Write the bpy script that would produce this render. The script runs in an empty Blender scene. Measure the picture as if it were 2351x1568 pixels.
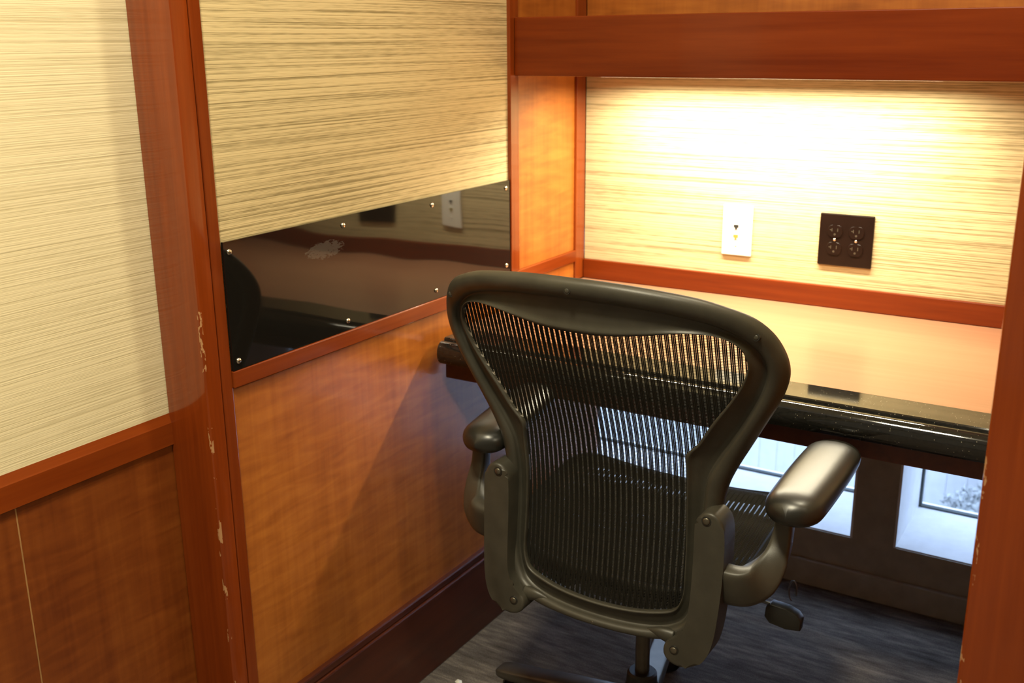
import bpy, bmesh, math, random
from mathutils import Vector, Matrix

scene = bpy.context.scene
COL = scene.collection
random.seed(7)

# ------------------------------------------------------------------ camera
FPX = 2393.88
CAM_LOC = Vector((1.21526, -2.29470, 1.32721))
FW = Vector((-0.50776, 0.81530, -0.27832))
YAW, PITCH, ROLL = 0.55707434, 0.28205164, -0.0085076
_fw = Vector((-math.sin(YAW) * math.cos(PITCH), math.cos(YAW) * math.cos(PITCH), -math.sin(PITCH)))
_r0 = Vector((math.cos(YAW), math.sin(YAW), 0))
_u0 = _r0.cross(_fw)
_r = math.cos(ROLL) * _r0 + math.sin(ROLL) * _u0
_u = -math.sin(ROLL) * _r0 + math.cos(ROLL) * _u0
cam_data = bpy.data.cameras.new('camera')
cam = bpy.data.objects.new('camera', cam_data)
COL.objects.link(cam)
M = Matrix((( _r.x, _u.x, -_fw.x, CAM_LOC.x), (_r.y, _u.y, -_fw.y, CAM_LOC.y),
            (_r.z, _u.z, -_fw.z, CAM_LOC.z), (0, 0, 0, 1)))
cam.matrix_world = M
cam_data.sensor_width = 36.0
cam_data.lens = FPX / 2351 * 36.0
cam_data.clip_start = 0.02
cam_data.dof.use_dof = True
cam_data.dof.focus_distance = 1.55
cam_data.dof.aperture_fstop = 7.0
scene.camera = cam

# ------------------------------------------------------------------ world, exposure
scene.view_settings.view_transform = 'Standard'
scene.view_settings.look = 'None'
scene.view_settings.gamma = 1.0
scene.view_settings.use_curve_mapping = False
scene.view_settings.exposure = 0.0
world = bpy.data.worlds.new('overcast_sky')
scene.world = world
world.use_nodes = True
bg = world.node_tree.nodes['Background']
bg.inputs['Color'].default_value = (0.56, 0.69, 1.0, 1)
bg.inputs['Strength'].default_value = 8.0
scene.cycles.max_bounces = 10
scene.cycles.diffuse_bounces = 5
scene.cycles.glossy_bounces = 5
scene.cycles.transparent_max_bounces = 12
scene.cycles.sample_clamp_indirect = 6.0
scene.cycles.use_denoising = True


def area_light(name, loc, target, sx, sy, power, color, spread=180):
    d = bpy.data.lights.new(name, 'AREA')
    d.shape = 'RECTANGLE'
    d.size, d.size_y = sx, sy
    d.energy = power
    d.color = color
    d.spread = math.radians(spread)
    o = bpy.data.objects.new(name, d)
    COL.objects.link(o)
    o.location = loc
    v = Vector(target) - Vector(loc)
    o.rotation_euler = v.to_track_quat('-Z', 'Y').to_euler()
    return o


WARM = (1.0, 0.90, 0.64)
# recessed ceiling downlights of the room
area_light('ceiling_lamp_carrel', (0.95, -0.75, 2.55), (0.95, -0.75, 0), 0.16, 0.16, 17, WARM)
area_light('ceiling_lamp_aisle', (0.60, -2.0, 2.55), (0.60, -2.0, 0), 0.25, 0.25, 52, WARM)
area_light('ceiling_lamp_far', (3.0, -2.2, 2.55), (3.0, -2.2, 0), 0.30, 0.30, 36, WARM)
# tube under the overhead shelf
lamp = area_light('shelf_tube_light', (0.48, -0.150, 1.243), (0.48, -0.150, 0), 0.72, 0.03, 16.0, (1.0, 0.90, 0.66), 164)
lamp.rotation_euler = (0, 0, 0)

# ------------------------------------------------------------------ materials


def new_mat(name):
    m = bpy.data.materials.new(name)
    m.use_nodes = True
    nt = m.node_tree
    b = nt.nodes['Principled BSDF']
    return m, nt, b


def N(nt, typ, **kw):
    n = nt.nodes.new(typ)
    for k, v in kw.items():
        if k in n.inputs:
            n.inputs[k].default_value = v
        else:
            setattr(n, k, v)
    return n


def mapped_noise(nt, scale_vec, scale=1.0, detail=3.0, rough=0.55, dist=0.0, rot=(0, 0, 0)):
    tc = N(nt, 'ShaderNodeTexCoord')
    mp = N(nt, 'ShaderNodeMapping')
    mp.inputs['Scale'].default_value = scale_vec
    mp.inputs['Rotation'].default_value = rot
    nz = N(nt, 'ShaderNodeTexNoise')
    nz.inputs['Scale'].default_value = scale
    nz.inputs['Detail'].default_value = detail
    nz.inputs['Roughness'].default_value = rough
    nz.inputs['Distortion'].default_value = dist
    nt.links.new(tc.outputs['Object'], mp.inputs['Vector'])
    nt.links.new(mp.outputs['Vector'], nz.inputs['Vector'])
    return nz.outputs['Fac']


def ramp(nt, fac, stops):
    r = N(nt, 'ShaderNodeValToRGB')
    els = r.color_ramp.elements
    els[0].position, els[0].color = stops[0][0], (*stops[0][1], 1)
    els[1].position, els[1].color = stops[-1][0], (*stops[-1][1], 1)
    for p, c in stops[1:-1]:
        e = els.new(p)
        e.color = (*c, 1)
    nt.links.new(fac, r.inputs['Fac'])
    return r.outputs['Color']


def mix(nt, fac, a, b, mode='MIX'):
    m = N(nt, 'ShaderNodeMix', data_type='RGBA', blend_type=mode)
    for sock, val in ((m.inputs[0], fac), (m.inputs[6], a), (m.inputs[7], b)):
        if isinstance(val, (int, float)):
            sock.default_value = val
        elif isinstance(val, tuple):
            sock.default_value = (*val, 1)
        else:
            nt.links.new(val, sock)
    return m.outputs[2]


def math_node(nt, op, a, b=None, c=None):
    m = N(nt, 'ShaderNodeMath', operation=op)
    for i, v in enumerate((a, b, c)):
        if v is None:
            continue
        if isinstance(v, (int, float)):
            m.inputs[i].default_value = v
        else:
            nt.links.new(v, m.inputs[i])
    return m.outputs[0]


def bump(nt, b, height, strength, dist=0.001):
    n = N(nt, 'ShaderNodeBump')
    n.inputs['Strength'].default_value = strength
    n.inputs['Distance'].default_value = dist
    nt.links.new(height, n.inputs['Height'])
    nt.links.new(n.outputs['Normal'], b.inputs['Normal'])


def wallpaper_mat(name, base, line, amount):
    m, nt, b = new_mat(name)
    # horizontal woven threads of uneven weight
    n1 = mapped_noise(nt, (0.8, 0.8, 260), 1.0, 0.0, 0.5)
    n2 = mapped_noise(nt, (2.0, 2.0, 620), 1.0, 0.0, 0.5)
    n4 = mapped_noise(nt, (30, 30, 420), 1.0, 1.0, 0.5)
    n3 = mapped_noise(nt, (2.2, 2.2, 6), 1.0, 2.0, 0.5)
    t = math_node(nt, 'ADD', math_node(nt, 'MULTIPLY', n1, 0.34), math_node(nt, 'MULTIPLY', n2, 0.44))
    t = math_node(nt, 'ADD', t, math_node(nt, 'MULTIPLY', n4, 0.22))
    t = math_node(nt, 'ADD', t, math_node(nt, 'MULTIPLY', math_node(nt, 'SUBTRACT', n3, 0.5), -0.14))
    col = ramp(nt, t, [(0.36, line), (0.47, tuple(a * (1 - amount) + l * amount for a, l in zip(base, line))), (0.55, base)])
    nt.links.new(col, b.inputs['Base Color'])
    b.inputs['Roughness'].default_value = 0.75
    b.inputs['Specular IOR Level'].default_value = 0.25
    bump(nt, b, t, 0.5, 0.0015)
    return m


def wood_mat(name, dark, mid, light, rough=0.25, axis='z', figure=0.0, coat=0.0, fig_axis='z', spec=0.5):
    m, nt, b = new_mat(name)
    sc = {'x': (3, 70, 70), 'y': (70, 3, 70), 'z': (70, 70, 3)}[axis]
    n1 = mapped_noise(nt, sc, 1.0, 5.0, 0.6, 0.3)
    sc2 = tuple(s * 0.12 for s in sc)
    n2 = mapped_noise(nt, sc2, 1.0, 3.0, 0.6, 1.0)
    t = math_node(nt, 'ADD', math_node(nt, 'MULTIPLY', n1, 0.5), math_node(nt, 'MULTIPLY', n2, 0.5))
    if figure > 0:
        fs = {'z': (9, 9, 55), 'y': (9, 55, 9), 'x': (55, 9, 9)}[fig_axis]
        n3 = mapped_noise(nt, fs, 1.0, 3.0, 0.5, 0.6)
        t = math_node(nt, 'ADD', math_node(nt, 'MULTIPLY', t, 1 - figure), math_node(nt, 'MULTIPLY', n3, figure))
    col = ramp(nt, t, [(0.36, dark), (0.5, mid), (0.64, light)])
    nt.links.new(col, b.inputs['Base Color'])
    b.inputs['Roughness'].default_value = rough
    b.inputs['Coat Weight'].default_value = coat
    b.inputs['Coat Roughness'].default_value = 0.07
    b.inputs['Coat IOR'].default_value = 1.6
    b.inputs['Specular IOR Level'].default_value = spec
    bump(nt, b, t, 0.05, 0.001)
    return m


def plain_mat(name, color, rough=0.5, metal=0.0, bump_scale=0, bump_strength=0.1, spec=0.5, vary=0.12):
    m, nt, b = new_mat(name)
    nz = mapped_noise(nt, (1, 1, 1), 25.0, 3.0)
    lo = tuple(c * (1 - vary) for c in color)
    hi = tuple(min(1, c * (1 + vary)) for c in color)
    nt.links.new(ramp(nt, nz, [(0.35, lo), (0.65, hi)]), b.inputs['Base Color'])
    b.inputs['Roughness'].default_value = rough
    b.inputs['Metallic'].default_value = metal
    b.inputs['Specular IOR Level'].default_value = spec
    if bump_scale:
        nb = mapped_noise(nt, (1, 1, 1), bump_scale, 2.0)
        bump(nt, b, nb, bump_strength, 0.0005)
    return m


MAT = {}
MAT['paper'] = wallpaper_mat('grasscloth_paper', (0.60, 0.49, 0.275), (0.27, 0.215, 0.105), 0.40)
MAT['paper_lit_tone'] = wallpaper_mat('grasscloth_paper_lit_tone', (0.76, 0.66, 0.43), (0.60, 0.51, 0.31), 0.35)  # same paper as the carrel's; the room wall's stronger light is mixed into its colour
MAT['red'] = wood_mat('mahogany_upright', (0.140, 0.022, 0.003), (0.190, 0.033, 0.0045), (0.230, 0.044, 0.006), 0.22, 'z', coat=0.45, spec=0.25)
MAT['red_y'] = wood_mat('mahogany_rail', (0.140, 0.022, 0.003), (0.190, 0.033, 0.0045), (0.230, 0.044, 0.006), 0.25, 'y', coat=0.08, spec=0.25)
MAT['red_x'] = wood_mat('mahogany_board', (0.115, 0.0155, 0.002), (0.155, 0.0235, 0.003), (0.190, 0.032, 0.0045), 0.24, 'x', coat=0.08, spec=0.25)
MAT['dark_red'] = wood_mat('dark_mahogany', (0.050, 0.012, 0.006), (0.075, 0.018, 0.008), (0.095, 0.024, 0.010), 0.3, 'y')
MAT['veneer'] = wood_mat('figured_veneer', (0.260, 0.070, 0.009), (0.350, 0.103, 0.014), (0.430, 0.140, 0.021), 0.35, 'z', figure=0.45, fig_axis='z', coat=0.1)
MAT['veneer_dark'] = wood_mat('figured_veneer_dark', (0.130, 0.027, 0.004), (0.185, 0.043, 0.006), (0.235, 0.062, 0.009), 0.38, 'z', figure=0.40, fig_axis='z')
MAT['desk'] = wood_mat('desk_laminate', (0.310, 0.150, 0.083), (0.340, 0.165, 0.093), (0.370, 0.184, 0.105), 0.28, 'x', spec=0.5)
MAT['groove'] = plain_mat('dark_gap', (0.012, 0.006, 0.004), 0.8)
MAT['seam'] = plain_mat('panel_seam', (0.33, 0.17, 0.06), 0.6)
MAT['graphite'] = plain_mat('graphite_plastic', (0.047, 0.043, 0.032), 0.42, 0, 900, 0.25, spec=0.5)
MAT['graphite_dark'] = plain_mat('dark_plastic', (0.020, 0.019, 0.016), 0.45, 0, 700, 0.15)
MAT['rubber'] = plain_mat('soft_black_vinyl', (0.014, 0.0135, 0.011), 0.34, 0, 1200, 0.05, spec=0.6)
MAT['mesh'] = plain_mat('black_mesh_cord', (0.015, 0.014, 0.011), 0.6, spec=0.2)
MAT['mesh_thread'] = plain_mat('mesh_thread', (0.022, 0.020, 0.016), 0.5, spec=0.3)
MAT['seat_cord'] = plain_mat('seat_cord', (0.034, 0.031, 0.024), 0.6, spec=0.2)
MAT['screw'] = plain_mat('dull_screw', (0.16, 0.145, 0.11), 0.35, 0.8)
MAT['chrome'] = plain_mat('bright_screw', (0.78, 0.72, 0.58), 0.22, 1.0)
MAT['metal'] = plain_mat('satin_aluminium', (0.20, 0.20, 0.21), 0.30, 0.9)
MAT['steel'] = plain_mat('gas_cylinder_metal', (0.12, 0.11, 0.09), 0.32, 0.7)
MAT['white_plastic'] = plain_mat('white_plate_plastic', (0.80, 0.78, 0.70), 0.35, vary=0.02)
MAT['brown_plastic'] = plain_mat('brown_plate_plastic', (0.010, 0.0045, 0.003), 0.25, vary=0.1, spec=0.35)
MAT['jack'] = plain_mat('jack_black', (0.02, 0.02, 0.018), 0.5)
MAT['jack_yellow'] = plain_mat('jack_olive', (0.30, 0.22, 0.04), 0.5)
MAT['sill'] = plain_mat('white_window_paint', (0.84, 0.85, 0.86), 0.45, vary=0.03)
MAT['grey_wall'] = plain_mat('grey_paint', (0.40, 0.36, 0.30), 0.6, 0, 60, 0.08, vary=0.08)
MAT['plaster'] = plain_mat('ceiling_paint', (0.72, 0.68, 0.58), 0.8, vary=0.03)
MAT['dim_wall'] = plain_mat('brown_grey_wall', (0.26, 0.23, 0.17), 0.7)
MAT['frame'] = plain_mat('window_gasket', (0.05, 0.06, 0.06), 0.5)
MAT['cladding'] = plain_mat('pale_cladding', (0.40, 0.41, 0.43), 0.6, vary=0.04)
MAT['gravel'] = plain_mat('pale_gravel', (0.45, 0.46, 0.47), 0.9, 0, 80, 0.5, vary=0.2)
MAT['leaf'] = plain_mat('grey_green_leaf', (0.27, 0.285, 0.29), 0.7, vary=0.3)


def post_mat():
    """red lacquered wood whose outer edge is chipped to the pale wood"""
    m = wood_mat('chipped_mahogany', (0.155, 0.024, 0.003), (0.205, 0.034, 0.004), (0.250, 0.045, 0.006), 0.22, 'z', coat=0.6, spec=0.2)
    nt = m.node_tree
    b = nt.nodes['Principled BSDF']
    src = b.inputs['Base Color'].links[0].from_socket
    geo = N(nt, 'ShaderNodeTexCoord')
    # object space: edge lies along z at local (0, 0); see build
    sep = N(nt, 'ShaderNodeSeparateXYZ')
    nt.links.new(geo.outputs['Object'], sep.inputs[0])
    dx = math_node(nt, 'ABSOLUTE', sep.outputs[0])
    dy = math_node(nt, 'ABSOLUTE', sep.outputs[1])
    d = math_node(nt, 'ADD', dx, dy)
    near = math_node(nt, 'LESS_THAN', d, 0.0048)
    nz = mapped_noise(nt, (45, 45, 15), 1.0, 4.0, 0.7)
    chip = math_node(nt, 'GREATER_THAN', nz, 0.565)
    low = math_node(nt, 'LESS_THAN', sep.outputs[2], 0.97)
    f = math_node(nt, 'MULTIPLY', math_node(nt, 'MULTIPLY', near, chip), low)
    f = math_node(nt, 'MULTIPLY', f, 0.7)
    nt.links.new(mix(nt, f, src, (0.52, 0.30, 0.14)), b.inputs['Base Color'])
    return m


MAT['post'] = post_mat()


def acrylic_mat():
    m, nt, b = new_mat('black_acrylic')
    tc = N(nt, 'ShaderNodeTexCoord')
    sep = N(nt, 'ShaderNodeSeparateXYZ')
    nt.links.new(tc.outputs['Object'], sep.inputs[0])
    # pale scuff mark rubbed into the sheet
    du = math_node(nt, 'DIVIDE', math_node(nt, 'SUBTRACT', sep.outputs[1], -0.955), 0.085)
    dv = math_node(nt, 'DIVIDE', math_node(nt, 'SUBTRACT', sep.outputs[2], 0.980), 0.026)
    r2 = math_node(nt, 'ADD', math_node(nt, 'MULTIPLY', du, du), math_node(nt, 'MULTIPLY', dv, dv))
    inside = math_node(nt, 'SUBTRACT', 1.0, math_node(nt, 'MINIMUM', r2, 1.0))
    nz = mapped_noise(nt, (1, 90, 260), 1.0, 5.0, 0.75, 0.3)
    s = math_node(nt, 'MULTIPLY', math_node(nt, 'GREATER_THAN', math_node(nt, 'MULTIPLY', nz, inside), 0.36), 0.42)
    nt.links.new(mix(nt, s, (0.008, 0.007, 0.006), (0.10, 0.10, 0.09)), b.inputs['Base Color'])
    b.inputs['Roughness'].default_value = 0.045
    b.inputs['IOR'].default_value = 1.5
    wob = mapped_noise(nt, (1, 3.2, 5.0), 1.0, 1.0, 0.4)
    bump(nt, b, wob, 0.55, 0.004)
    return m


def granite_mat():
    m, nt, b = new_mat('polished_black_granite')
    tc = N(nt, 'ShaderNodeTexCoord')
    v = N(nt, 'ShaderNodeTexVoronoi')
    v.inputs['Scale'].default_value = 330
    nt.links.new(tc.outputs['Object'], v.inputs['Vector'])
    vc = N(nt, 'ShaderNodeSeparateColor')
    nt.links.new(v.outputs['Color'], vc.inputs[0])
    fleck = math_node(nt, 'MULTIPLY', math_node(nt, 'LESS_THAN', v.outputs['Distance'], 0.22), math_node(nt, 'GREATER_THAN', vc.outputs[0], 0.90))
    n = mapped_noise(nt, (1, 1, 1), 260, 3, 0.7)
    base = ramp(nt, n, [(0.4, (0.008, 0.008, 0.007)), (0.7, (0.020, 0.019, 0.017))])
    nt.links.new(mix(nt, fleck, base, (0.26, 0.24, 0.18)), b.inputs['Base Color'])
    b.inputs['Roughness'].default_value = 0.06
    b.inputs['IOR'].default_value = 1.6
    return m


def carpet_mat():
    m, nt, b = new_mat('blue_grey_carpet')
    n1 = mapped_noise(nt, (10, 60, 1), 1.0, 4.0, 0.7)
    n2 = mapped_noise(nt, (1, 1, 1), 420, 3.0, 0.7)
    n3 = mapped_noise(nt, (4, 9, 1), 1.0, 2.0, 0.5)
    t = math_node(nt, 'ADD', math_node(nt, 'MULTIPLY', n1, 0.45), math_node(nt, 'MULTIPLY', n2, 0.35))
    t = math_node(nt, 'ADD', t, math_node(nt, 'MULTIPLY', n3, 0.2))
    nt.links.new(ramp(nt, t, [(0.36, (0.042, 0.036, 0.033)), (0.5, (0.140, 0.119, 0.103)), (0.64, (0.310, 0.262, 0.220))]), b.inputs['Base Color'])
    b.inputs['Roughness'].default_value = 0.95
    b.inputs['Specular IOR Level'].default_value = 0.1
    bump(nt, b, n2, 0.7, 0.004)
    return m


def glass_mat():
    m = bpy.data.materials.new('window_glass')
    m.use_nodes = True
    nt = m.node_tree
    nt.nodes.clear()
    out = N(nt, 'ShaderNodeOutputMaterial')
    tr = N(nt, 'ShaderNodeBsdfTransparent')
    tr.inputs['Color'].default_value = (0.93, 0.97, 0.97, 1)
    gl = N(nt, 'ShaderNodeBsdfGlossy')
    gl.inputs['Roughness'].default_value = 0.02
    fr = N(nt, 'ShaderNodeFresnel')
    fr.inputs['IOR'].default_value = 1.45
    ms = N(nt, 'ShaderNodeMixShader')
    ge = N(nt, 'ShaderNodeNewGeometry')
    nt.links.new(math_node(nt, 'MULTIPLY', fr.outputs[0], math_node(nt, 'SUBTRACT', 1.0, ge.outputs['Backfacing'])), ms.inputs[0])
    nt.links.new(tr.outputs[0], ms.inputs[1])
    nt.links.new(gl.outputs[0], ms.inputs[2])
    nt.links.new(ms.outputs[0], out.inputs['Surface'])
    return m


def tube_mat():
    m, nt, b = new_mat('lit_tube')
    b.inputs['Emission Color'].default_value = (1.0, 0.85, 0.6, 1)
    b.inputs['Emission Strength'].default_value = 2.0
    return m


MAT['acrylic'] = acrylic_mat()
MAT['granite'] = granite_mat()
MAT['carpet'] = carpet_mat()
MAT['glass'] = glass_mat()
MAT['tube'] = tube_mat()

# ------------------------------------------------------------------ helpers


def thing(name, label, cat, loc=(0, 0, 0), group=None):
    o = bpy.data.objects.new(name, None)
    o.empty_display_size = 0.05
    COL.objects.link(o)
    o.location = loc
    o['label'] = label
    o['category'] = cat
    if group:
        o['group'] = group
    return o


def world_loc(o):
    v = Vector((0, 0, 0))
    while o is not None:
        v += Vector(o.location)
        o = o.parent
    return v


def obj(name, bm, mat, parent=None, smooth=False, origin=None, auto=None):
    """link a bmesh given in world coordinates as ONE object; its origin is its own, its parent's or the world's"""
    me = bpy.data.meshes.new(name)
    base = world_loc(parent) if parent else Vector((0, 0, 0))
    org = Vector(origin) if origin is not None else base
    bmesh.ops.translate(bm, verts=bm.verts, vec=-org)
    bmesh.ops.recalc_face_normals(bm, faces=bm.faces)
    if auto is not None:
        ang = math.radians(auto)
        for f in bm.faces:
            f.smooth = True
        for e in bm.edges:
            if len(e.link_faces) == 2:
                e.smooth = e.calc_face_angle(0) < ang
    elif smooth:
        for f in bm.faces:
            f.smooth = True
    bm.to_mesh(me)
    bm.free()
    me.materials.append(MAT[mat] if isinstance(mat, str) else mat)
    o = bpy.data.objects.new(name, me)
    COL.objects.link(o)
    o.location = org - base
    if parent:
        o.parent = parent
    return o


def struct(name, bm, mat, **kw):
    o = obj(name, bm, mat, **kw)
    o['kind'] = 'structure'
    return o


def add_box(bm, x0, x1, y0, y1, z0, z1, bev=0.0, seg=2):
    vs = [bm.verts.new((x, y, z)) for x in (x0, x1) for y in (y0, y1) for z in (z0, z1)]
    fs = [(0, 1, 3, 2), (4, 6, 7, 5), (0, 4, 5, 1), (2, 3, 7, 6), (0, 2, 6, 4), (1, 5, 7, 3)]
    faces = [bm.faces.new([vs[i] for i in f]) for f in fs]
    if bev > 0:
        es = list({e for f in faces for e in f.edges})
        bmesh.ops.bevel(bm, geom=es, offset=bev, segments=seg, profile=0.5, affect='EDGES')
    return bm


def box(x0, x1, y0, y1, z0, z1, bev=0.0, seg=2):
    return add_box(bmesh.new(), x0, x1, y0, y1, z0, z1, bev, seg)


def add_cyl(bm, p0, p1, r0, r1=None, seg=20, cap=True):
    r1 = r0 if r1 is None else r1
    p0, p1 = Vector(p0), Vector(p1)
    d = (p1 - p0).normalized()
    a = d.orthogonal().normalized()
    b = d.cross(a)
    A, B = [], []
    for i in range(seg):
        t = 2 * math.pi * i / seg
        o = a * math.cos(t) + b * math.sin(t)
        A.append(bm.verts.new(p0 + o * r0))
        B.append(bm.verts.new(p1 + o * r1))
    for i in range(seg):
        j = (i + 1) % seg
        bm.faces.new((A[i], A[j], B[j], B[i]))
    if cap:
        bm.faces.new(A[::-1])
        bm.faces.new(B)
    return bm


def add_dome(bm, c, n, r, h, seg=16, rings=4):
    """a low round head on a surface: centre c, outward normal n"""
    c, n = Vector(c), Vector(n).normalized()
    a = n.orthogonal().normalized()
    b = n.cross(a)
    prev = None
    for k in range(rings):
        t = k / (rings - 0.0) * math.pi / 2
        rr, hh = r * math.cos(t), h * math.sin(t)
        ring = [bm.verts.new(c + n * hh + (a * math.cos(2 * math.pi * i / seg) + b * math.sin(2 * math.pi * i / seg)) * rr) for i in range(seg)]
        if prev:
            for i in range(seg):
                j = (i + 1) % seg
                bm.faces.new((prev[i], prev[j], ring[j], ring[i]))
        else:
            bm.faces.new(ring[::-1])
        prev = ring
    top = bm.verts.new(c + n * h)
    for i in range(seg):
        bm.faces.new((prev[i], prev[(i + 1) % seg], top))
    return bm


def catmull(pts, sub, closed=False):
    out = []
    n = len(pts)
    rng = n if closed else n - 1
    for i in range(rng):
        if closed:
            p0, p1, p2, p3 = pts[(i - 1) % n], pts[i], pts[(i + 1) % n], pts[(i + 2) % n]
        else:
            p0, p1, p2, p3 = pts[max(i - 1, 0)], pts[i], pts[i + 1], pts[min(i + 2, n - 1)]
        for s in range(sub):
            t = s / sub
            out.append(tuple(0.5 * ((2 * b) + (-a + c) * t + (2 * a - 5 * b + 4 * c - d) * t * t + (-a + 3 * b - 3 * c + d) * t ** 3)
                             for a, b, c, d in zip(p0, p1, p2, p3)))
    if not closed:
        out.append(tuple(pts[-1]))
    return out


def add_sweep(bm, pts, sizes, side, sub=5, seg=16, power=2.0):
    """a smooth bar along pts; sizes = (half width along `side`-ish, half thickness) per point"""
    data = catmull([tuple(p) + tuple(s) for p, s in zip(pts, sizes)], sub)
    P = [Vector(d[:3]) for d in data]
    rings = []
    side = Vector(side)
    for i, d in enumerate(data):
        t = (P[min(i + 1, len(P) - 1)] - P[max(i - 1, 0)]).normalized()
        a = (side - t * side.dot(t)).normalized()
        b = t.cross(a)
        ring = []
        for k in range(seg):
            th = 2 * math.pi * k / seg
            c, s = math.cos(th), math.sin(th)
            cc = math.copysign(abs(c) ** (2 / power), c)
            ss = math.copysign(abs(s) ** (2 / power), s)
            ring.append(bm.verts.new(P[i] + a * cc * d[3] + b * ss * d[4]))
        rings.append(ring)
    for A, B in zip(rings, rings[1:]):
        for i in range(seg):
            j = (i + 1) % seg
            bm.faces.new((A[i], A[j], B[j], B[i]))
    bm.faces.new(rings[0][::-1])
    bm.faces.new(rings[-1])
    return bm


def add_extrude(bm, poly, fixed, d0, d1, bev=0.0, seg=2):
    """poly of 2-d points, extruded along one axis: fixed = 'x' (poly is y,z), 'y' (x,z) or 'z' (x,y)"""
    def P(p, d):
        return {'x': (d, p[0], p[1]), 'y': (p[0], d, p[1]), 'z': (p[0], p[1], d)}[fixed]
    A = [bm.verts.new(P(p, d0)) for p in poly]
    B = [bm.verts.new(P(p, d1)) for p in poly]
    n = len(poly)
    f0 = bm.faces.new(A)
    f1 = bm.faces.new(B[::-1])
    for i in range(n):
        j = (i + 1) % n
        bm.faces.new((A[i], B[i], B[j], A[j]))
    if bev > 0:
        es = list(set(f0.edges) | set(f1.edges))
        bmesh.ops.bevel(bm, geom=es, offset=bev, segments=seg, profile=0.5, affect='EDGES')
    return bm


# ------------------------------------------------------------------ setting
XW = -0.095          # room wall left of the carrel
TOP = 2.6
XR = 4.2
YF = -4.4
struct('floor', box(XW - 1.6, XR, YF, 0.36, -0.1, 0.0), 'carpet')
struct('ceiling', box(XW - 1.6, XR, YF, 0.6, TOP, TOP + 0.1), 'plaster')
struct('wall_front', box(XW - 1.6, XR, YF - 0.1, YF, 0, TOP), 'dim_wall')
struct('wall_right', box(XR, XR + 0.1, YF, 0.6, 0, TOP), 'dim_wall')
struct('wall_side', box(XW - 1.7, XW - 1.6, YF, -2.2, 0, TOP), 'dark_red')

# window wall behind the desk, built round its openings
WY = 0.105
wb = bmesh.new()
add_box(wb, -0.6, XR, WY, WY + 0.30, -0.05, 0.149)              # low wall under the sills
add_box(wb, -0.6, XR, WY, WY + 0.30, 0.86, TOP)                 # above the windows
for a, b in ((-0.6, -0.35), (0.695, 0.791), (1.531, XR)):
    add_box(wb, a, b, WY, WY + 0.30, 0.149, 0.86)
struct('wall_back', wb, 'grey_wall')
struct('baseboard_back', box(0.0, XR, WY - 0.014, WY, 0, 0.068, 0.003), 'grey_wall')
for i, (a, b) in enumerate(((-0.35, 0.695), (0.791, 1.531))):
    w = bpy.data.objects.new('window_%d' % (i + 1), None)
    COL.objects.link(w)
    w.location = (a, WY, 0.135)
    w['kind'] = 'structure'
    obj('sill', box(a, b, WY + 0.004, WY + 0.30, 0.1492, 0.152), 'sill', w)
    obj('jamb', box(a, a + 0.006, WY + 0.001, WY + 0.30, 0.150, 0.86), 'sill', w)
    obj('jamb', box(b - 0.006, b, WY + 0.001, WY + 0.30, 0.150, 0.86), 'sill', w)
    obj('header', box(a, b, WY + 0.001, WY + 0.30, 0.852, 0.86), 'sill', w)
    fr = bmesh.new()
    gy = WY + 0.268
    add_box(fr, a + 0.006, b - 0.006, gy - 0.004, gy + 0.012, 0.150, 0.156)
    add_box(fr, a + 0.006, b - 0.006, gy - 0.004, gy + 0.012, 0.846, 0.852)
    add_box(fr, a + 0.006, a + 0.012, gy - 0.004, gy + 0.012, 0.156, 0.846)
    add_box(fr, b - 0.012, b - 0.006, gy - 0.004, gy + 0.012, 0.156, 0.846)
    obj('frame', fr, 'frame', w)
    obj('pane', box(a + 0.012, b - 0.012, gy, gy + 0.006, 0.156, 0.846), 'glass', w)

# room wall left of the carrel (its end opens onto a passage)
YE = -2.2
struct('wall_left', box(XW - 0.12, XW - 0.012, YE, 0.105, 0, TOP), 'plaster')
wl = bpy.data.objects['wall_left']
obj('wallpaper', box(XW - 0.012, XW, YE, -1.200, 0.745, TOP), 'paper_lit_tone', wl)
for a, b in ((YE, -1.5215), (-1.5195, -1.200)):
    obj('wainscot_panel', box(XW - 0.012, XW, a, b, 0.10, 0.710, 0.0006, 1), 'veneer_dark', wl)
obj('panel_seam', box(XW - 0.012, XW - 0.0005, -1.522, -1.519, 0.10, 0.710), 'seam', wl)
rb = bmesh.new()
add_extrude(rb, [(XW - 0.012, 0.700), (XW + 0.006, 0.700), (XW + 0.006, 0.737), (XW + 0.005, 0.739), (XW, 0.752), (XW - 0.012, 0.752)], 'y', YE, -1.2)
obj('chair_rail', rb, 'red_y', wl)
obj('base_board', box(XW - 0.012, XW + 0.01, YE, -1.2, 0, 0.12, 0.003), 'dark_red', wl)

# outdoors
struct('wall_outside', box(-6, 8, 2.6, 2.7, -2.0, 3.5, 0.01), 'cladding')
wall_out = bpy.data.objects['wall_outside']
for i in range(90):
    x = -3.0 + i * 0.09
    obj('rib', box(x, x + 0.045, 2.5975, 2.6, -2.0, 3.48), 'cladding', wall_out)
struct('ground', box(-6, 8, 0.42, 2.6, -1.35, -1.2), 'gravel')

# ------------------------------------------------------------------ carrel partitions


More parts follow.
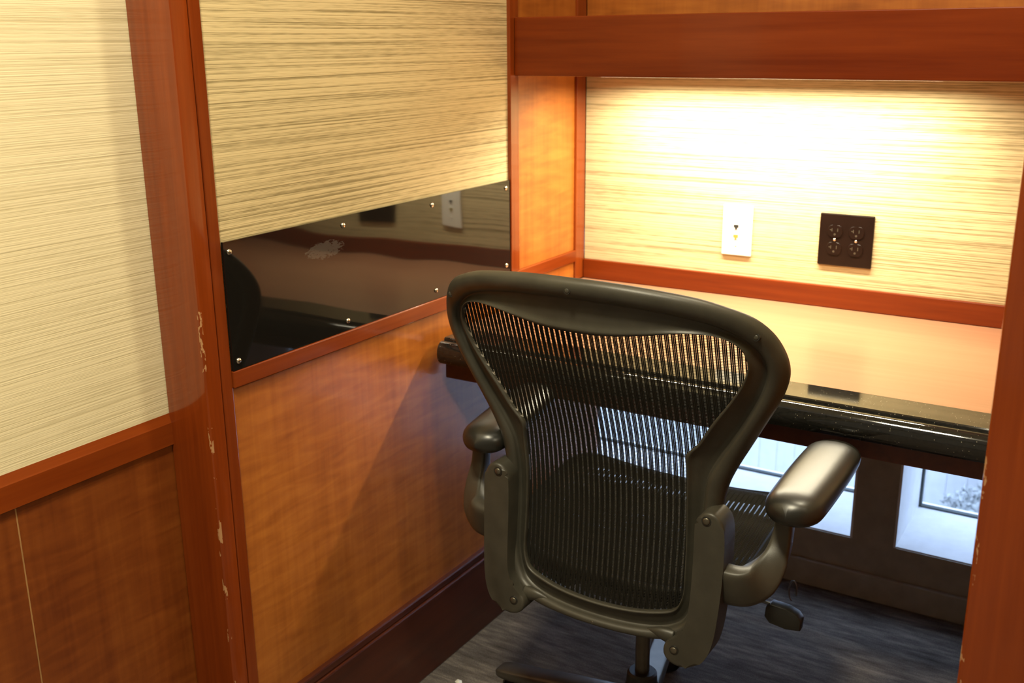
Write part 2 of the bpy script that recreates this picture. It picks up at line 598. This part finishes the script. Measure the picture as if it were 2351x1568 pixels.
def partition(x0, sgn, label, full):
    """partition wall standing at x0; sgn = +1 when its carrel face looks to +x"""
    t = thing('carrel_partition', label, 'partition', (x0, -0.6, 0))
    H = 2.25
    def X(a, b):
        p, q = x0 + sgn * a, x0 + sgn * b
        return (min(p, q), max(p, q))
    back = 0.095 if full else 0.135
    obj('core', box(*X(-back + 0.004, -0.014), -1.20, 0.1045, 0.0, H - 0.004), 'dark_red', t)
    pb = bmesh.new()
    add_box(pb, *X(-back, 0.0), -1.243, -1.2125, 0, H)
    es = [e for e in pb.edges if abs(e.verts[0].co.z - e.verts[1].co.z) > 1 and all(v.co.y < -1.24 for v in e.verts)]
    bmesh.ops.bevel(pb, geom=es, offset=0.004, segments=3, profile=0.5, affect='EDGES')
    obj('front_post', pb, 'post', t, origin=(x0, -1.243, 0), auto=30)
    obj('post_gap', box(*X(-0.014, -0.004), -1.2125, -1.2095, 0, H), 'groove', t)
    obj('edge_strip', box(*X(-0.014, 0.0), -1.2095, -1.188, 0, H, 0.0015), 'red', t)
    obj('wallpaper', box(*X(-0.014, -0.005), -1.188, -0.346, 0.823, H), 'paper', t)
    obj('lower_panel', box(*X(-0.014, -0.0035), -1.188, 0.1045, 0.18, 0.794), 'veneer', t)
    obj('rail', box(*X(-0.014, 0.004), -1.188, -0.045, 0.794, 0.823, 0.002), 'red_y', t)
    obj('stile', box(*X(-0.014, 0.003), -0.346, -0.312, 0.823, H, 0.0015), 'red', t)
    obj('nook_panel', box(*X(-0.014, -0.004), -0.312, -0.045, 0.823, H), 'veneer', t)
    obj('corner_stile', box(*X(-0.014, 0.003), -0.045, -0.0005, 0.7465, H, 0.0015), 'red', t)
    obj('baseboard', box(*X(-0.014, 0.011), -1.188, 0.09, 0.0, 0.178, 0.003), 'dark_red', t)
    obj('base_cap', box(*X(-0.014, 0.007), -1.188, 0.09, 0.178, 0.197, 0.004), 'dark_red', t)
    return t


partition(0.0, 1, 'wallpapered carrel partition with red wood post and veneer panel, beside the black office chair', True)
partition(1.106, -1, 'second carrel partition, only its plain dark red front post showing right of the desk', False)

# back panel of the carrel above the desk
bk = thing('carrel_back_panel', 'brightly lit wallpapered back panel above the desk, holding both outlets', 'panel', (0.55, 0.02, 0.746))
obj('wallpaper', box(0.004, 1.103, 0.0, 0.02, 0.795, 1.30), 'paper', bk)
obj('backing', box(0.0, 1.106, 0.02, 0.045, 0.69, 2.25), 'dark_red', bk)
obj('base_trim', box(0.004, 1.103, -0.008, 0.02, 0.7465, 0.795, 0.002), 'red_x', bk)
obj('upper_veneer', box(0.004, 1.103, 0.0, 0.02, 1.30, 2.25), 'veneer', bk)

# overhead shelf
sh = thing('overhead_shelf', 'dark red wood overhead shelf with a broad plain fascia above the desk', 'shelf', (0.55, -0.15, 1.25))
obj('fascia', box(0.0042, 1.1015, -0.331, -0.311, 1.252, 1.372, 0.002), 'red_x', sh)
obj('shelf_board', box(0.0042, 1.1015, -0.311, -0.001, 1.268, 1.290), 'red_x', sh)

lt = thing('shelf_light', 'slim tube light hidden under the overhead shelf', 'light', (0.48, -0.15, 1.268))
hb = box(0.10, 0.86, -0.175, -0.125, 1.258, 1.2675, 0.002)
obj('housing', hb, 'white_plastic', lt)
obj('tube', add_cyl(bmesh.new(), (0.12, -0.15, 1.251), (0.84, -0.15, 1.251), 0.006), 'tube', lt, smooth=True)

# ------------------------------------------------------------------ desk
dk = thing('desk', 'built-in desk with tan worktop and polished black granite front edge', 'desk', (0.55, -0.3, 0.69))
obj('worktop', box(0.005, 1.101, -0.560, -0.001, 0.700, 0.746, 0.0), 'desk', dk)
prof = [(-0.5602, 0.692), (-0.5602, 0.7462), (-0.634, 0.7462), (-0.6365, 0.7442), (-0.6370, 0.7405), (-0.6400, 0.7395), (-0.6420, 0.7408), (-0.6460, 0.7412)]
for k in range(1, 9):
    a = math.pi / 2 - k / 8 * math.pi
    prof.append((-0.6460 - 0.0175 * math.cos(a), 0.7177 + 0.0235 * math.sin(a)))
prof += [(-0.640, 0.692)]
gb = bmesh.new()
add_extrude(gb, prof, 'x', 0.020, 1.101)
obj('granite_edge', gb, 'granite', dk, auto=25)
obj('apron', box(0.013, 1.095, -0.625, -0.600, 0.656, 0.6918, 0.002), 'dark_red', dk)
obj('subframe', box(0.013, 1.095, -0.598, -0.002, 0.672, 0.6918), 'dark_red', dk)

# ------------------------------------------------------------------ black acrylic plate on the partition
pl = thing('black_panel', 'glossy black acrylic sheet screwed to the wallpapered partition', 'panel', (0.0, -0.77, 0.93))

def bow(y):
    """the thin sheet stands off the wall a little towards its outer end"""
    return 0.0035 * (max(0.0, -0.70 - y) / 0.48) ** 2


ab = bmesh.new()
ys_ = [-1.187 + 0.84 * i / 42 for i in range(43)]
secs = [[ab.verts.new((x + bow(y), y, z)) for x, z in ((-0.0045, 0.8235), (0.0, 0.8235), (0.0, 1.031), (-0.0045, 1.031))] for y in ys_]
for A, B in zip(secs, secs[1:]):
    for i in range(4):
        j = (i + 1) % 4
        ab.faces.new((A[i], A[j], B[j], B[i]))
ab.faces.new(secs[0][::-1])
ab.faces.new(secs[-1])
obj('sheet', ab, 'acrylic', pl, origin=(0, 0, 0), auto=25)
for y, z in ((-1.176, 1.0145), (-0.905, 1.015), (-0.638, 1.015), (-0.364, 1.015), (-1.175, 0.838), (-0.905, 0.841), (-0.632, 0.841), (-0.364, 0.843)):
    s = bmesh.new()
    add_dome(s, (bow(y), y, z), (1, 0, 0), 0.0052, 0.0035, 16, 4)
    o = obj('screw', s, 'chrome', pl, smooth=True)
    sl = bmesh.new()
    add_box(sl, bow(y) + 0.0024, bow(y) + 0.0037, y - 0.0034, y + 0.0034, z - 0.0005, z + 0.0005)
    obj('slot', sl, 'groove', o)

# ------------------------------------------------------------------ outlets
wp = thing('data_outlet', 'white wall plate with two small jacks, on the lit wallpaper', 'outlet', (0.401, 0.0, 0.90))
obj('face_plate', box(0.366, 0.437, -0.006, -0.0003, 0.842, 0.959, 0.0022), 'white_plastic', wp)
for z, mt in ((0.9085, 'jack'), (0.8855, 'jack_yellow')):
    j = obj('jack', box(0.3925, 0.4065, -0.0066, -0.004, z - 0.0072, z + 0.0072, 0.0006, 1), 'white_plastic', wp)
    sb = bmesh.new()
    add_extrude(sb, [(0.3940, z + 0.0055), (0.4050, z + 0.0055), (0.4050, z - 0.001), (0.4018, z - 0.001), (0.4018, z - 0.0055), (0.3972, z - 0.0055), (0.3972, z - 0.001), (0.3940, z - 0.001)], 'y', -0.0071, -0.0066)
    obj('opening', sb, mt, j)
s = bmesh.new()
add_dome(s, (0.4005, -0.006, 0.866), (0, -1, 0), 0.0028, 0.0012, 12, 3)
obj('screw', s, 'white_plastic', wp, smooth=True)

po = thing('power_outlet', 'dark brown double duplex power outlet with four sockets, on the lit wallpaper', 'outlet', (0.648, 0.0, 0.90))
obj('face_plate', box(0.590, 0.7065, -0.0065, -0.0003, 0.842, 0.957, 0.0022), 'brown_plastic', po)
for x in (0.6245, 0.6705):
    for z in (0.9185, 0.8805):
        poly = []
        for k in range(28):
            a = 2 * math.pi * k / 28
            px, pz = 0.0165 * math.cos(a), 0.0165 * math.sin(a)
            pz = max(-0.0135, min(0.0135, pz))
            poly.append((x + px, z + pz))
        rb = bmesh.new()
        add_extrude(rb, poly, 'y', -0.0085, -0.006, 0.0008, 1)
        r_ = obj('socket', rb, 'brown_plastic', po)
        sb = bmesh.new()
        add_box(sb, x - 0.0072, x - 0.0055, -0.0088, -0.0084, z - 0.0005, z + 0.0065)
        add_box(sb, x - 0.0110, x - 0.0072, -0.0088, -0.0084, z + 0.0021, z + 0.0038)
        add_box(sb, x + 0.0050, x + 0.0067, -0.0088, -0.0084, z - 0.0005, z + 0.0065)
        add_cyl(sb, (x, -0.0088, z - 0.0065), (x, -0.0084, z - 0.0065), 0.0024, seg=12)
        o = obj('slots', sb, 'screw', r_)
        o['kind'] = 'stuff'
    s = bmesh.new()
    add_dome(s, (x, -0.0065, 0.8995), (0, -1, 0), 0.0034, 0.0018, 14, 3)
    obj('screw', s, 'chrome', po, smooth=True)

# ------------------------------------------------------------------ office chair
XM, YM = 0.50, -0.70
ch = thing('office_chair', 'black mesh-backed office chair pushed up to the desk', 'chair', (XM, YM, 0))
ZZ = [.30, .36, .44, .52, .60, .70, .80, .90, .98, 1.05]
YY = [-.897, -.888, -.878, -.870, -.868, -.882, -.920, -.958, -.985, -1.005]


def interp(x, xs, ys):
    if x <= xs[0]:
        return ys[0]
    for a, b, c, d in zip(xs, xs[1:], ys, ys[1:]):
        if x <= b:
            t = (x - a) / (b - a)
            return c + (d - c) * t
    return ys[-1]


_fine = [0.30 + i * 0.0125 for i in range(61)]
_sm = []
for z in _fine:   # smoothed profile
    s = w = 0
    for k in range(-6, 7):
        g = math.exp(-(k / 3.0) ** 2)
        s += g * interp(z + k * 0.0125, ZZ, YY)
        w += g
    _sm.append(s / w)


def yb(u, z):
    k = .6 + .25 * max(0, min(1, (z - .5) / .4))
    return interp(z, _fine, _sm) + k * u * u


OUT = [(0, .992), (.06, .991), (.12, .986), (.18, .977), (.22, .965), (.256, .949), (.280, .925), (.294, .895), (.299, .868), (.296, .843), (.285, .812),
       (.264, .771), (.242, .729), (.222, .690), (.208, .655), (.200, .61), (.197, .56), (.195, .51), (.190, .46), (.180, .418), (.160, .388), (.120, .373), (.065, .369), (0, .368)]
CRE = [(0, .958), (.06, .956), (.115, .952), (.176, .942), (.214, .930), (.240, .915), (.258, .898), (.267, .880), (.270, .862), (.267, .842), (.256, .812),
       (.236, .772), (.213, .732), (.192, .697), (.176, .660), (.171, .61), (.170, .56), (.170, .51), (.168, .462), (.160, .430), (.146, .408), (.115, .394), (.065, .387), (0, .385)]
INN = [(0, .903), (.05, .904), (.105, .911), (.155, .919), (.19, .921), (.218, .916), (.237, .903), (.245, .886), (.246, .866), (.236, .838), (.217, .806),
       (.191, .768), (.167, .728), (.147, .704), (.1475, .672), (.1465, .61), (.148, .55), (.149, .50), (.150, .472), (.147, .450), (.137, .432), (.112, .423), (.065, .415), (0, .412)]


def loop(half, sub=5):
    pts = half + [(-u, z) for u, z in half[-2:0:-1]]
    return catmull(pts, sub, closed=True)


LO, LC, LI = loop(OUT), loop(CRE), loop(INN)
fb = bmesh.new()
NP = len(LO)
rings = []


def lerp2(a, b, t):
    return (a[0] + (b[0] - a[0]) * t, a[1] + (b[1] - a[1]) * t)


spec = [('ic', 0.0, 0.006), ('ic', 0.0, -0.005), ('ic', 0.06, -0.0085), ('ic', 0.14, -0.0080), ('ic', 0.20, -0.0050), ('ic', 0.40, -0.0030), ('ic', 0.70, 0.0010), ('ic', 0.93, 0.0035),
        ('co', 0.00, 0.0030), ('co', 0.05, -0.003), ('co', 0.15, -0.0080), ('co', 0.32, -0.0110), ('co', 0.55, -0.0115), ('co', 0.80, -0.0085), ('co', 0.95, -0.002), ('co', 1.0, 0.005),
        ('co', 0.92, 0.012), ('co', 0.6, 0.016), ('co', 0.2, 0.014), ('ic', 0.6, 0.012)]
for kind, t, off in spec:
    ring = []
    for i in range(NP):
        p = lerp2(LI[i], LC[i], t) if kind == 'ic' else lerp2(LC[i], LO[i], t)
        ring.append(fb.verts.new((XM + p[0], yb(p[0], p[1]) + off, p[1])))
    rings.append(ring)
for a in range(len(rings)):
    A, B = rings[a], rings[(a + 1) % len(rings)]
    for i in range(NP):
        j = (i + 1) % NP
        fb.faces.new((A[i], A[j], B[j], B[i]))
obj('back_frame', fb, 'graphite', ch, smooth=True)


def scan(poly, val, axis):
    """spans of the line coordinate[axis] = val inside a closed 2-d polygon"""
    xs = []
    n = len(poly)
    for i in range(n):
        a, b = poly[i], poly[(i + 1) % n]
        if (a[axis] - val) * (b[axis] - val) < 0:
            t = (val - a[axis]) / (b[axis] - a[axis])
            xs.append(a[1 - axis] + (b[1 - axis] - a[1 - axis]) * t)
    xs.sort()
    return list(zip(xs[::2], xs[1::2]))


def add_strand(bm, pts, wdir, w, ndir, th):
    """thin four-sided cord"""
    prev = None
    for p in pts:
        p = Vector(p)
        cur = [bm.verts.new(p + wdir * w), bm.verts.new(p + ndir * th), bm.verts.new(p - wdir * w), bm.verts.new(p - ndir * th)]
        if prev:
            for i in range(4):
                j = (i + 1) % 4
                bm.faces.new((prev[i], prev[j], cur[j], cur[i]))
        prev = cur


PER = 0.0098
mb = bmesh.new()
tb = bmesh.new()
nb = int(0.25 / PER) + 1
for k in range(-nb, nb + 1):
    for c in (-0.0024, 0.0, 0.0024):
        u = k * PER + c + 1e-5
        for lo, hi in scan(LI, u, 0):
            lo, hi = lo - 0.006, hi + 0.006
            n = max(2, int((hi - lo) / 0.022))
            pts = [(XM + u, yb(u, lo + (hi - lo) * i / n) + 0.002, lo + (hi - lo) * i / n) for i in range(n + 1)]
            add_strand(mb, pts, Vector((1, 0, 0)), 0.00118, Vector((0, 1, 0)), 0.0007)
bmo = obj('back_mesh', mb, 'mesh', ch, smooth=True)
bmo['kind'] = 'stuff'
z = 0.414
while z < 0.925:
    for lo, hi in scan(LI, z, 1):
        lo, hi = lo - 0.005, hi + 0.005
        n = max(2, int((hi - lo) / 0.025))
        pts = [(XM + lo + (hi - lo) * i / n, yb(lo + (hi - lo) * i / n, z) + 0.0022, z) for i in range(n + 1)]
        add_strand(tb, pts, Vector((0, 0, 1)), 0.00035, Vector((0, 1, 0)), 0.0003)
    z += 0.0026
o = obj('mesh_threads', tb, 'mesh_thread', ch, smooth=True)
o['kind'] = 'stuff'

# frame screws and dimples
def chair_screw(u, z, y, r, parent, mat='screw'):
    s = bmesh.new()
    add_cyl(s, (XM + u, y + 0.002, z), (XM + u, y - 0.0015, z), r * 1.35, r * 1.25, 18)
    o = obj('screw', s, 'graphite_dark', parent, auto=40)
    d = bmesh.new()
    add_dome(d, (XM + u, y - 0.0014, z), (0, -1, 0), r, 0.0025, 16, 4)
    obj('screw_head', d, mat, o, smooth=True)


for u, z in ((-.262, .922), (0, .974), (.262, .922)):
    s = bmesh.new()
    y = yb(u, z) - 0.0110
    add_cyl(s, (XM + u, y + 0.003, z), (XM + u, y - 0.0008, z), 0.0062, 0.0055, 18)
    o = obj('plug', s, 'graphite_dark', ch, auto=40)
    d = bmesh.new()
    add_dome(d, (XM + u, y - 0.0008, z), (0, -1, 0), 0.0040, 0.0012, 14, 3)
    obj('plug_center', d, 'graphite', o, smooth=True)
s = bmesh.new()
add_dome(s, (XM, yb(0, .377) - 0.0110, .377), (0, -1, 0), 0.003, 0.0012, 12, 3)
obj('plug', s, 'screw', ch, smooth=True)

# the two yoke uprights and what hangs on them
UPR = [(.1715, .590), (.174, .607), (.184, .620), (.198, .623), (.211, .616), (.219, .600), (.2215, .570), (.2215, .520), (.2195, .465), (.2155, .415), (.207, .382),
       (.190, .360), (.166, .3505), (.145, .3535), (.133, .366), (.134, .383), (.146, .394), (.160, .408), (.168, .430), (.171, .470), (.1715, .530)]


def yoke(s):
    pb = bmesh.new()
    poly = catmull(UPR, 3, closed=True)
    def ys(z):
        return interp(z, _fine, _sm) + 0.018
    A = [pb.verts.new((XM + s * u, ys(z) - 0.036, z)) for u, z in poly]
    B = [pb.verts.new((XM + s * u, ys(z) + 0.010, z)) for u, z in poly]
    fa = pb.faces.new(A)
    pb.faces.new(B[::-1])
    n = len(poly)
    for i in range(n):
        j = (i + 1) % n
        pb.faces.new((A[i], B[i], B[j], A[j]))
    bmesh.ops.bevel(pb, geom=list(fa.edges), offset=0.006, segments=3, profile=0.5, affect='EDGES')
    up = obj('back_upright', pb, 'graphite', ch, auto=35)
    for u, z in ((.191, .609), (.152, .3775)):
        chair_screw(s * u, z, ys(z) - 0.036, 0.0062, up)
    # fairing moulded round the lower end of the upright
    bb = bmesh.new()
    add_sweep(bb, [(XM + s * .095, yb(.095, .385) - .002, .386), (XM + s * .118, yb(.118, .388) - .006, .388), (XM + s * .140, yb(.140, .386) - .006, .384)],
              [(.003, .003), (.010, .008), (.015, .011)], (0, 0, 1), 5, 14, 2)
    obj('lower_fairing', bb, 'graphite', ch, smooth=True)
    # arm: from the upright outwards, forwards and up to the pad
    ab = bmesh.new()
    path = [(XM + s * .190, -.862, .500), (XM + s * .222, -.866, .499), (XM + s * .250, -.862, .501), (XM + s * .268, -.845, .512),
            (XM + s * .282, -.818, .540), (XM + s * .286, -.800, .575), (XM + s * .286, -.795, .620)]
    sizes = [(.034, .016), (.034, .016), (.033, .015), (.029, .015), (.020, .015), (.015, .013), (.014, .013)]
    # the flat of the bar keeps facing the viewer: width lies in the vertical plane
    data = catmull([tuple(p) + tuple(q) for p, q in zip(path, sizes)], 6)
    P = [Vector(d[:3]) for d in data]
    rings = []
    for i, d in enumerate(data):
        t = (P[min(i + 1, len(P) - 1)] - P[max(i - 1, 0)]).normalized()
        b = Vector((0, 1, 0.25)); b = (b - t * b.dot(t)).normalized()
        a = t.cross(b).normalized()
        ring = []
        for k in range(20):
            th = 2 * math.pi * k / 20
            c, q = math.cos(th), math.sin(th)
            cc = math.copysign(abs(c) ** 0.38, c)
            qq = math.copysign(abs(q) ** 0.42, q)
            ring.append(ab.verts.new(P[i] + a * cc * d[3] + b * qq * d[4]))
        rings.append(ring)
    for A_, B_ in zip(rings, rings[1:]):
        for k in range(20):
            j = (k + 1) % 20
            ab.faces.new((A_[k], A_[j], B_[j], B_[k]))
    ab.faces.new(rings[0][::-1]); ab.faces.new(rings[-1])
    obj('arm', ab, 'graphite', ch, smooth=True)
    # pad
    db = bmesh.new()
    y0, y1 = -.885, -.630
    n = 26
    rings = []
    for i in range(n + 1):
        t = i / n
        # ends rounded
        e = min(t, 1 - t) * 2
        rnd = (1 - (1 - min(1, e / 0.34)) ** 2.2) ** 0.5 if e > 0 else 0.0
        rnd = max(rnd, 0.02)
        y = y0 + (y1 - y0) * t
        zc = (.640 if s > 0 else .643) + .031 * t
        wd = (.043 + .004 * math.sin(math.pi * t)) * rnd
        th = (.0235 - .006 * t) * (0.35 + 0.65 * rnd) * (rnd ** 0.35)
        uc = (.312 if s > 0 else .242) + .010 * t
        ring = []
        for k in range(24):
            a = 2 * math.pi * k / 24
            c, q = math.cos(a), math.sin(a)
            cc = math.copysign(abs(c) ** 0.75, c)
            qq = math.copysign(abs(q) ** 0.8, q)
            ring.append(db.verts.new((XM + s * (uc + cc * wd), y, zc + qq * th + 0.003 * (1 - cc * cc) * (qq > 0))))
        rings.append(ring)
    for A_, B_ in zip(rings, rings[1:]):
        for k in range(24):
            j = (k + 1) % 24
            db.faces.new((A_[k], A_[j], B_[j], B_[k]))
    db.faces.new(rings[0][::-1]); db.faces.new(rings[-1])
    obj('arm_pad', db, 'rubber', ch, smooth=True)
    # link from the yoke forward to the tilt box
    lb = bmesh.new()
    add_sweep(lb, [(XM + s * .152, -.872, .372), (XM + s * .150, -.83, .365), (XM + s * .125, -.78, .368), (XM + s * .08, -.73, .375)],
              [(.016, .014)] * 4, (0, 0, 1), 4, 12, 3)
    obj('support_link', lb, 'graphite_dark', ch, smooth=True)


yoke(1)
yoke(-1)

# seat


def zs(u, y):
    t = (y + .86) / .365
    z = .452 + .058 * t
    if y > -.545:
        z -= 6.5 * (y + .545) ** 2
    return z + 0.25 * u * u - 0.006


SEAT = []
for k in range(64):
    a = 2 * math.pi * k / 64
    c, q = math.cos(a), math.sin(a)
    SEAT.append((math.copysign(abs(c) ** 0.5, c) * (.232 + .012 * q), -.668 + math.copysign(abs(q) ** 0.55, q) * .195))
sb = bmesh.new()
rings = []
for sc, dz in ((0.93, -0.004), (0.94, 0.003), (0.97, 0.005), (1.0, 0.001), (1.012, -0.010), (0.995, -0.024), (0.95, -0.022)):
    ring = []
    for u, y in SEAT:
        uu, yy = u * sc, -.668 + (y + .668) * sc
        ring.append(sb.verts.new((XM + uu, yy, zs(uu, yy) + dz)))
    rings.append(ring)
for a in range(len(rings)):
    A, B = rings[a], rings[(a + 1) % len(rings)]
    for i in range(64):
        j = (i + 1) % 64
        sb.faces.new((A[i], A[j], B[j], B[i]))
obj('seat_frame', sb, 'graphite_dark', ch, smooth=True)
mb = bmesh.new()
inner_seat = [(u * .955, -.668 + (y + .668) * .955) for u, y in SEAT]
nb = int(0.25 / PER) + 1
for k in range(-nb, nb + 1):
    for c in (-0.0024, 0.0, 0.0024):
        u = k * PER + c + 1e-5
        for lo, hi in scan(inner_seat, u, 0):
            n = 14
            pts = [(XM + u, lo + (hi - lo) * i / n, zs(u, lo + (hi - lo) * i / n)) for i in range(n + 1)]
            add_strand(mb, pts, Vector((1, 0, 0)), 0.00130, Vector((0, 0, 1)), 0.0007)
o = obj('seat_mesh', mb, 'seat_cord', ch, smooth=True)
o['kind'] = 'stuff'
tb = bmesh.new()
y = -.855
while y < -.48:
    for lo, hi in scan(inner_seat, y, 1):
        n = 14
        pts = [(XM + lo + (hi - lo) * i / n, y, zs(lo + (hi - lo) * i / n, y)) for i in range(n + 1)]
        add_strand(tb, pts, Vector((0, 1, 0)), 0.0009, Vector((0, 0, 1)), 0.0003)
    y += 0.0022
o = obj('seat_threads', tb, 'seat_cord', ch, smooth=True)
o['kind'] = 'stuff'

# tilt box, column and base
tbx = bmesh.new()
add_box(tbx, XM - .095, XM + .095, -.775, -.555, .345, .425, .015, 3)
obj('tilt_box', tbx, 'graphite_dark', ch, auto=40)
for s in (-1, 1):
    rb = bmesh.new()
    add_sweep(rb, [(XM + s * .09, -.66, .405), (XM + s * .16, -.655, .415), (XM + s * .215, -.65, .440)], [(.03, .012), (.026, .010), (.022, .008)], (0, 1, 0), 4, 12, 3)
    obj('seat_bracket', rb, 'graphite_dark', ch, smooth=True)
# adjustment paddle on the right and the cable loop above it
rb = bmesh.new()
add_sweep(rb, [(XM + .09, -.66, .372), (XM + .16, -.655, .366), (XM + .225, -.65, .358), (XM + .250, -.65, .357)], [(.0035, .0035)] * 4, (0, 1, 0), 4, 10, 2)
rod = obj('lever_rod', rb, 'metal', ch, smooth=True)
pb = bmesh.new()
poly = [(.222, .338), (.224, .356), (.232, .364), (.262, .3625), (.280, .356), (.288, .346), (.287, .326), (.262, .322), (.232, .326)]
add_extrude(pb, [(XM + u, z) for u, z in catmull(poly, 1, closed=True)], 'y', -.664, -.640, 0.004, 2)
obj('lever_paddle', pb, 'rubber', rod, auto=40)
lb = bmesh.new()
pts = []
for k in range(9):
    a = -0.4 + k / 8 * 5.0
    pts.append((XM + .253 + .007 * math.cos(a), -.60, .366 + .020 * math.sin(a)))
add_sweep(lb, pts, [(.0016, .0016)] * 9, (0, 1, 0), 3, 8, 2)
obj('cable_loop', lb, 'metal', ch, smooth=True)

# the seat and back together are a little smaller than drawn above and ride higher on the column
SIZE, LIFT = 0.978, 0.0292
for o in ch.children_recursive:
    o.data.transform(Matrix.Translation((0, 0, LIFT)) @ Matrix.Scale(SIZE, 4))
ch.location = (0.5157, -0.7351, 0)
BX, BY = 0.514, -0.716
cb = bmesh.new()
add_cyl(cb, (BX, BY, .150), (BX, BY, .400), 0.0135, 0.0135, 24)
obj('gas_column', cb, 'steel', ch, auto=40)
cb = bmesh.new()
prof = [(.0150, .186), (.024, .186), (.028, .182), (.029, .165), (.033, .150), (.036, .120), (.034, .085), (.020, .080)]
seg = 28
rings = [[cb.verts.new((BX + r * math.cos(2 * math.pi * i / seg), BY + r * math.sin(2 * math.pi * i / seg), z)) for i in range(seg)] for r, z in prof]
for A, B in zip(rings, rings[1:]):
    for i in range(seg):
        j = (i + 1) % seg
        cb.faces.new((A[i], A[j], B[j], B[i]))
cb.faces.new(rings[-1]); cb.faces.new(rings[0][::-1])
obj('hub', cb, 'graphite_dark', ch, auto=40)
for k in range(5):
    a = math.radians(177 - 72 * k)
    d = Vector((math.cos(a), math.sin(a), 0))
    c0 = Vector((BX, BY, 0))
    lb = bmesh.new()
    add_sweep(lb, [c0 + d * .024 + Vector((0, 0, .108)), c0 + d * .12 + Vector((0, 0, .097)), c0 + d * .22 + Vector((0, 0, .082)), c0 + d * .305 + Vector((0, 0, .070)), c0 + d * .328 + Vector((0, 0, .067))],
              [(.026, .022), (.025, .018), (.024, .014), (.023, .011), (.018, .008)], d.cross(Vector((0, 0, 1))), 5, 16, 4.5)
    leg = obj('base_leg', lb, 'steel', ch, smooth=True)
    # twin wheel caster, trailing to one side
    tr = math.radians(177 - 72 * k + 50)
    tdir = Vector((math.cos(tr), math.sin(tr), 0))
    c = c0 + d * .300 - tdir * 0.012 + Vector((0, 0, .0305))
    wdir = tdir.cross(Vector((0, 0, 1)))
    wb_ = bmesh.new()
    for s in (-1, 1):
        p0 = c + wdir * (s * .006)
        p1 = c + wdir * (s * .022)
        add_cyl(wb_, p0, p1, .030, .026, 24)
    add_cyl(wb_, c - wdir * .006, c + wdir * .006, .012, .012, 16)
    add_cyl(wb_, c0 + d * .300 + Vector((0, 0, .042)), c0 + d * .300 + Vector((0, 0, .080)), .007, .007, 12)
    add_cyl(wb_, c - wdir * .0058 + Vector((0, 0, .008)), c + wdir * .0058 + Vector((0, 0, .008)), .024, .024, 16)
    o = obj('caster', wb_, 'graphite_dark', ch, auto=40)

# ------------------------------------------------------------------ shrub outdoors
sr = thing('shrub', 'blurred grey green shrub outside the right window', 'plant', (0.76, 2.38, -1.2))
st = bmesh.new()
add_cyl(st, (0.76, 2.38, -1.2), (0.76, 2.38, -0.85), 0.02, 0.012, 8)
obj('stem', st, 'leaf', sr)
lf = bmesh.new()
for k in range(1500):
    a, b, r = random.uniform(0, 6.283), random.uniform(-1, 1), random.uniform(.4, 1) ** .5
    h = math.sqrt(1 - b * b)
    c = Vector((0.76 + .22 * r * h * math.cos(a), 2.38 + .16 * r * h * math.sin(a), -.80 + .22 * r * b))
    d1 = Vector((random.uniform(-1, 1), random.uniform(-1, 1), random.uniform(-1, 1))).normalized()
    d2 = d1.orthogonal().normalized()
    v = [lf.verts.new(c + d1 * .020), lf.verts.new(c + d2 * .008), lf.verts.new(c - d1 * .020), lf.verts.new(c - d2 * .008)]
    lf.faces.new(v)
o = obj('foliage', lf, 'leaf', sr)
o['kind'] = 'stuff'

# ------------------------------------------------------------------ scrap on the carpet
SX, SY = 0.085, -0.708
pb = bmesh.new()
pts = [(0.008, 0.001), (0.003, 0.007), (-0.006, 0.005), (-0.009, -0.002), (-0.002, -0.006), (0.006, -0.005)]
top = [pb.verts.new((SX + x, SY + y, 0.004 + 0.003 * ((i * 7) % 3) / 2)) for i, (x, y) in enumerate(pts)]
bot = [pb.verts.new((SX + x * 0.8, SY + y * 0.8, 0.0)) for x, y in pts]
mid = pb.verts.new((SX, SY, 0.009))
for i in range(6):
    j = (i + 1) % 6
    pb.faces.new((top[i], top[j], mid))
    pb.faces.new((bot[i], bot[j], top[j], top[i]))
pb.faces.new(bot[::-1])
sc_ = obj('paper_scrap', pb, 'white_plastic', origin=(SX, SY, 0))
sc_['label'] = 'tiny crumpled white paper scrap on the carpet beside the baseboard'
sc_['category'] = 'paper'
